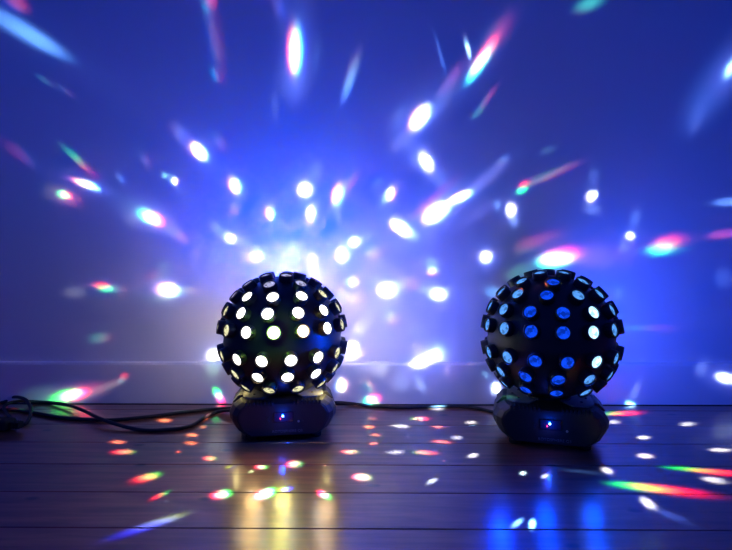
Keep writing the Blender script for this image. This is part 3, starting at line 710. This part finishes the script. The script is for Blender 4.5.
FLOOR = [
 ('L', 165, 420.5, 7, 2, 0, (1, .55, .3), 1.8, (0, 0)), ('L', 118, 442, 7.5, 2, 0, (1, .5, .35), 1.5, (0, 0)),
 ('L', 124, 452, 10, 2.6, 2, (1, .5, .35), 2.0, (-2, 0)), ('L', 192, 435, 6, 2, 0, (1, .6, .3), 1.6, (0, 0)),
 ('L', 191, 443, 6.5, 2.1, 0, (1, .5, .25), 1.7, (0, 0)), ('L', 178, 452, 3.5, 1.5, 5, (1, .3, .2), .7, (0, 0)),
 ('L', 203, 427, 3.5, 1.5, 0, (1, .8, .4), .8, (0, 0)), ('L', 207, 417, 4, 2, 45, (1, .4, .3), 1.2, (0, 0)),
 ('L', 210, 458.5, 6, 2.4, 0, (1, .7, .4), 2.2, (-1, 0)), ('L', 231, 467, 4.5, 1.6, 15, (.7, 1, .3), .8, (-2, 0)),
 ('L', 148, 477, 12, 3.6, 12, (1, .85, .3), 2.6, (-3, 1)), ('L', 161, 495, 8, 2.2, 24, (1, .8, .3), 1.3, (-3.5, 1.5)),
 ('L', 221, 494, 8, 4, 10, (1, 1, .6), 4, (-2.2, .5)), ('L', 154, 524, 32, 4, 17, (.16, .24, 1), 2.2, (8, -3)),
 ('L', 180, 412, 5, 1.5, 0, (.1, .8, .4), .5, (0, 0)), ('L', 5, 410, 6, 2, 0, (1, .15, .1), 1.2, (0, 0)), ('L', 14, 411, 4, 1.6, 0, (.2, .9, .4), .8, (0, 0)),
 ('L', 261, 467, 5.5, 2.2, 0, (1, .95, .6), 2.4, (-1.5, 0)), ('L', 251, 471.5, 3.5, 1.4, 20, (.9, .9, .3), .8, (0, 0)),
 ('L', 294, 464, 7, 3, 3, (1, .9, .8), 4, (-1.4, 0)), ('L', 264, 493.5, 9, 4, 20, (1, 1, .6), 4.5, (-2.6, .8)),
 ('L', 324, 494.5, 6, 3.4, -25, (1, .95, .7), 2.8, (-2, -1)), ('L', 362, 477, 8, 3.4, -5, (1, .93, .8), 4.5, (-1, 0)),
 ('L', 350, 452, 8, 2.2, 0, (1, .85, .65), 2.5, (-1, 0)), ('L', 369, 427, 6, 1.7, 0, (1, .6, .35), 1.8, (0, 0)),
 ('L', 375, 435, 5, 1.5, 0, (1, .6, .3), 1.4, (0, 0)), ('L', 373, 443.5, 5, 1.6, 0, (1, .5, .4), 1.8, (0, 0)),
 ('L', 372, 418.5, 5, 1.2, 0, (1, .5, .25), .8, (0, 0)), ('L', 419, 418.5, 8, 1.9, 0, (1, .75, .8), 3, (2, 0)),
 ('R', 401, 426, 9, 2.1, -3, (.7, .85, 1), 3, (0, 0)), ('L', 438, 427, 7, 1.5, 0, (1, .45, .4), 1.8, (0, 0)),
 ('R', 457, 437.5, 6, 1.9, 0, (.6, .75, 1), 2.6, (0, 0)), ('L', 441, 441.5, 10, 1.7, -5, (1, .45, .5), 1.8, (0, 0)),
 ('L', 424, 452.5, 11, 2.2, -3, (1, .75, .65), 2.4, (2, 0)), ('R', 396, 452, 9, 2.2, 4, (.6, .75, 1), 2.3, (0, 0)),
 ('R', 473, 455.5, 5.5, 2.3, 8, (.75, .85, 1), 3, (0, 0)), ('R', 471, 422.5, 6, 1.8, 0, (.75, .88, 1), 2.6, (0, 0)),
 ('R', 437, 408.5, 7, 1.6, 0, (.9, .92, 1), 2.8, (0, 0)), ('L', 372, 405.5, 6, 1.6, 0, (.5, 1, .5), 2, (2, 0)),
 ('R', 432, 481, 6.5, 2.6, 25, (.55, .75, 1), 2.5, (0, 0)), ('L', 325, 465, 2.2, 1.2, 0, (1, .6, .3), .8, (0, 0)),
 ('L', 285, 489, 5, 1.8, 10, (.6, .7, 1), .6, (-2, 0)), ('L', 444, 461, 2.2, 1, 0, (1, .6, .4), .7, (0, 0)),
 ('L', 251, 492, 3, 1.5, 0, (.2, .6, .8), .4, (0, 0)),
 ('R', 631, 406, 5, 1.9, 0, (.5, .8, 1), 2.4, (0, 0)), ('R', 618, 413.5, 14, 2.2, 2, (1, .5, .08), 4, (6, 0)),
 ('R', 614, 422, 6, 1.9, 0, (.7, .88, 1), 2.8, (0, 0)), ('R', 687, 424, 8, 2, 2, (.65, .85, 1), 2.8, (0, 0)),
 ('R', 643.5, 437.5, 6.5, 2.1, 0, (.75, .9, 1), 3.2, (0, 0)), ('R', 645, 456, 8, 2.4, -4, (.85, .93, 1), 4, (0, 0)),
 ('R', 720, 450, 11, 2.1, -2, (.75, .9, 1), 3.2, (0, 0)), ('R', 607, 470.5, 6, 2.8, -18, (.85, .95, 1), 4, (0, 0)),
 ('R', 714, 480, 12, 2.8, -8, (.75, .9, 1), 3.4, (0, 0)), ('R', 706, 471, 36, 2.8, -5, (1, .5, .05), 2.6, (20, 2)),
 ('R', 652, 488, 34, 4, -7, (1, .75, .04), 4.0, (14, 1.5)), ('R', 648, 503, 9, 4, -32, (.8, .9, 1), 4, (0, 0)),
 ('R', 672, 516, 22, 4, -22, (.1, .2, 1), .5, (0, 0)), ('R', 523, 473, 3.6, 2, 0, (.7, 1, 1), 2.5, (0, 0)),
 ('R', 545, 476, 4, 2, 20, (.6, .75, 1), 2.5, (0, 0)), ('R', 517, 523, 7, 3, 35, (.4, .6, 1), .9, (0, 0)), ('R', 532, 524, 5, 3.5, 80, (.4, .6, 1), .9, (0, 0)),  # last two faint beams are added in place of reflected lens glare
 ('R', 585, 472, 30, 2, -6, (.1, .3, .9), .3, (0, 0)),
]
WG, FG = 1.0, 1.0   # overall strength of the wall and floor beams
for ball, x, y, a, b, ang, col, pk, dp, gk, bk, ha in WALL:
    pe = 1.3
    if pk > 1.5: pe = 1.0; ha *= 14; a, b, pk = a * 0.55, b * 0.55, pk * 2.2; col = (col[0] * .92, col[1] * .95, col[2])
    elif col[2] >= 1: col = (col[0] * .6, col[1] * .7, 1.0)
    beam(ball, 'W', x, y, a, b, ang, col, pk * WG, dp, gk, bk, ha * WG * 0.32, p=pe)
for ball, x, y, a, b, ang, col, pk, dp in FLOOR:
    warm = col[0] > 0.9
    k_ = (1.0, 1.15, 1.3) if warm else (0.55, 1.25, 1.9)
    col = tuple(c_ * q_ for c_, q_ in zip(col, k_))
    beam(ball, 'F', x, y, a * .82, b * .82, ang, col, pk * FG, dp, -1.0 if warm else 1.0, -1.0 if not warm else 0.0)

# two beams of the left ball land on the right unit
beam('L', 'W', 0, 0, 3.6, 3.0, 30, (1, 0.14, 0.04), 60.0, (0.4, 0), 0, -1, 0, p=1.2, P=at_depth(515, 286, 0.787))
beam('L', 'W', 0, 0, 3.0, 3.0, 20, (0.15, 1.0, 0.35), 6.0, (0.5, 0), 0, -1, 0, p=1.2, P=at_depth(504, 397, 0.833))

# ------------------------------------------------------------------ cables on the floor
def cable(name, pts, r, label):
    bm = bmesh.new()
    P = []
    for q in pts:
        z = q[2] if len(q) > 2 else r
        P.append(on_floor(q[0], q[1], z))
    tube(bm, spline(P, 8), r, 10)
    o = link(name, bm, M_CABLE, None, True); o['label'] = label; o['category'] = 'cable'
    return o
cable('power_cable', [(-14, 405), (4, 402), (14, 397, .012), (26, 400, .02), (31, 411, .012), (25, 424), (12, 419), (4, 407, .009), (16, 401.5, .012), (40, 402), (62, 404, .006), (80, 409, .009), (104, 420, .009), (138, 429.5), (168, 429.5), (190, 426), (204, 418), (217, 412), (232, 410, .012)], 0.0030,
      'black power cable coiled at far left, sagging nearest strand towards the left disco light')
cable('power_cable', [(-14, 411), (8, 409.5), (30, 412), (58, 417), (84, 419.3), (112, 419.8), (150, 416.5), (185, 412), (214, 409), (236, 408, .012)], 0.0030,
      'black cable lying straighter behind the sagging strand, left of the left disco light')
cable('link_cable', [(326, 403, .014), (338, 402.5, .010), (352, 403.5), (372, 406), (400, 407.5), (430, 406.8), (455, 406.2), (476, 408), (492, 411.5), (506, 414, .010)], 0.0028,
      'thin black cable running along the skirting between the two disco lights')
bm = bmesh.new()
c0 = on_floor(4, 424, 0.010)
M0 = Matrix.Translation(c0) @ Matrix.Rotation(R_(-8), 4, 'Z')
box(bm, (-0.012, 0, 0), (0.052, 0.024, 0.018), M0, 0.004)
for k in range(4): box(bm, (0.018 + k * 0.004, 0, 0), (0.0022, 0.013, 0.011), M0, 0.001)
o = link('cable_plug', bm, M_RUBBER); o['label'] = 'dark plug lying on the floorboards at the far left edge, below the cable coil'; o['category'] = 'plug'
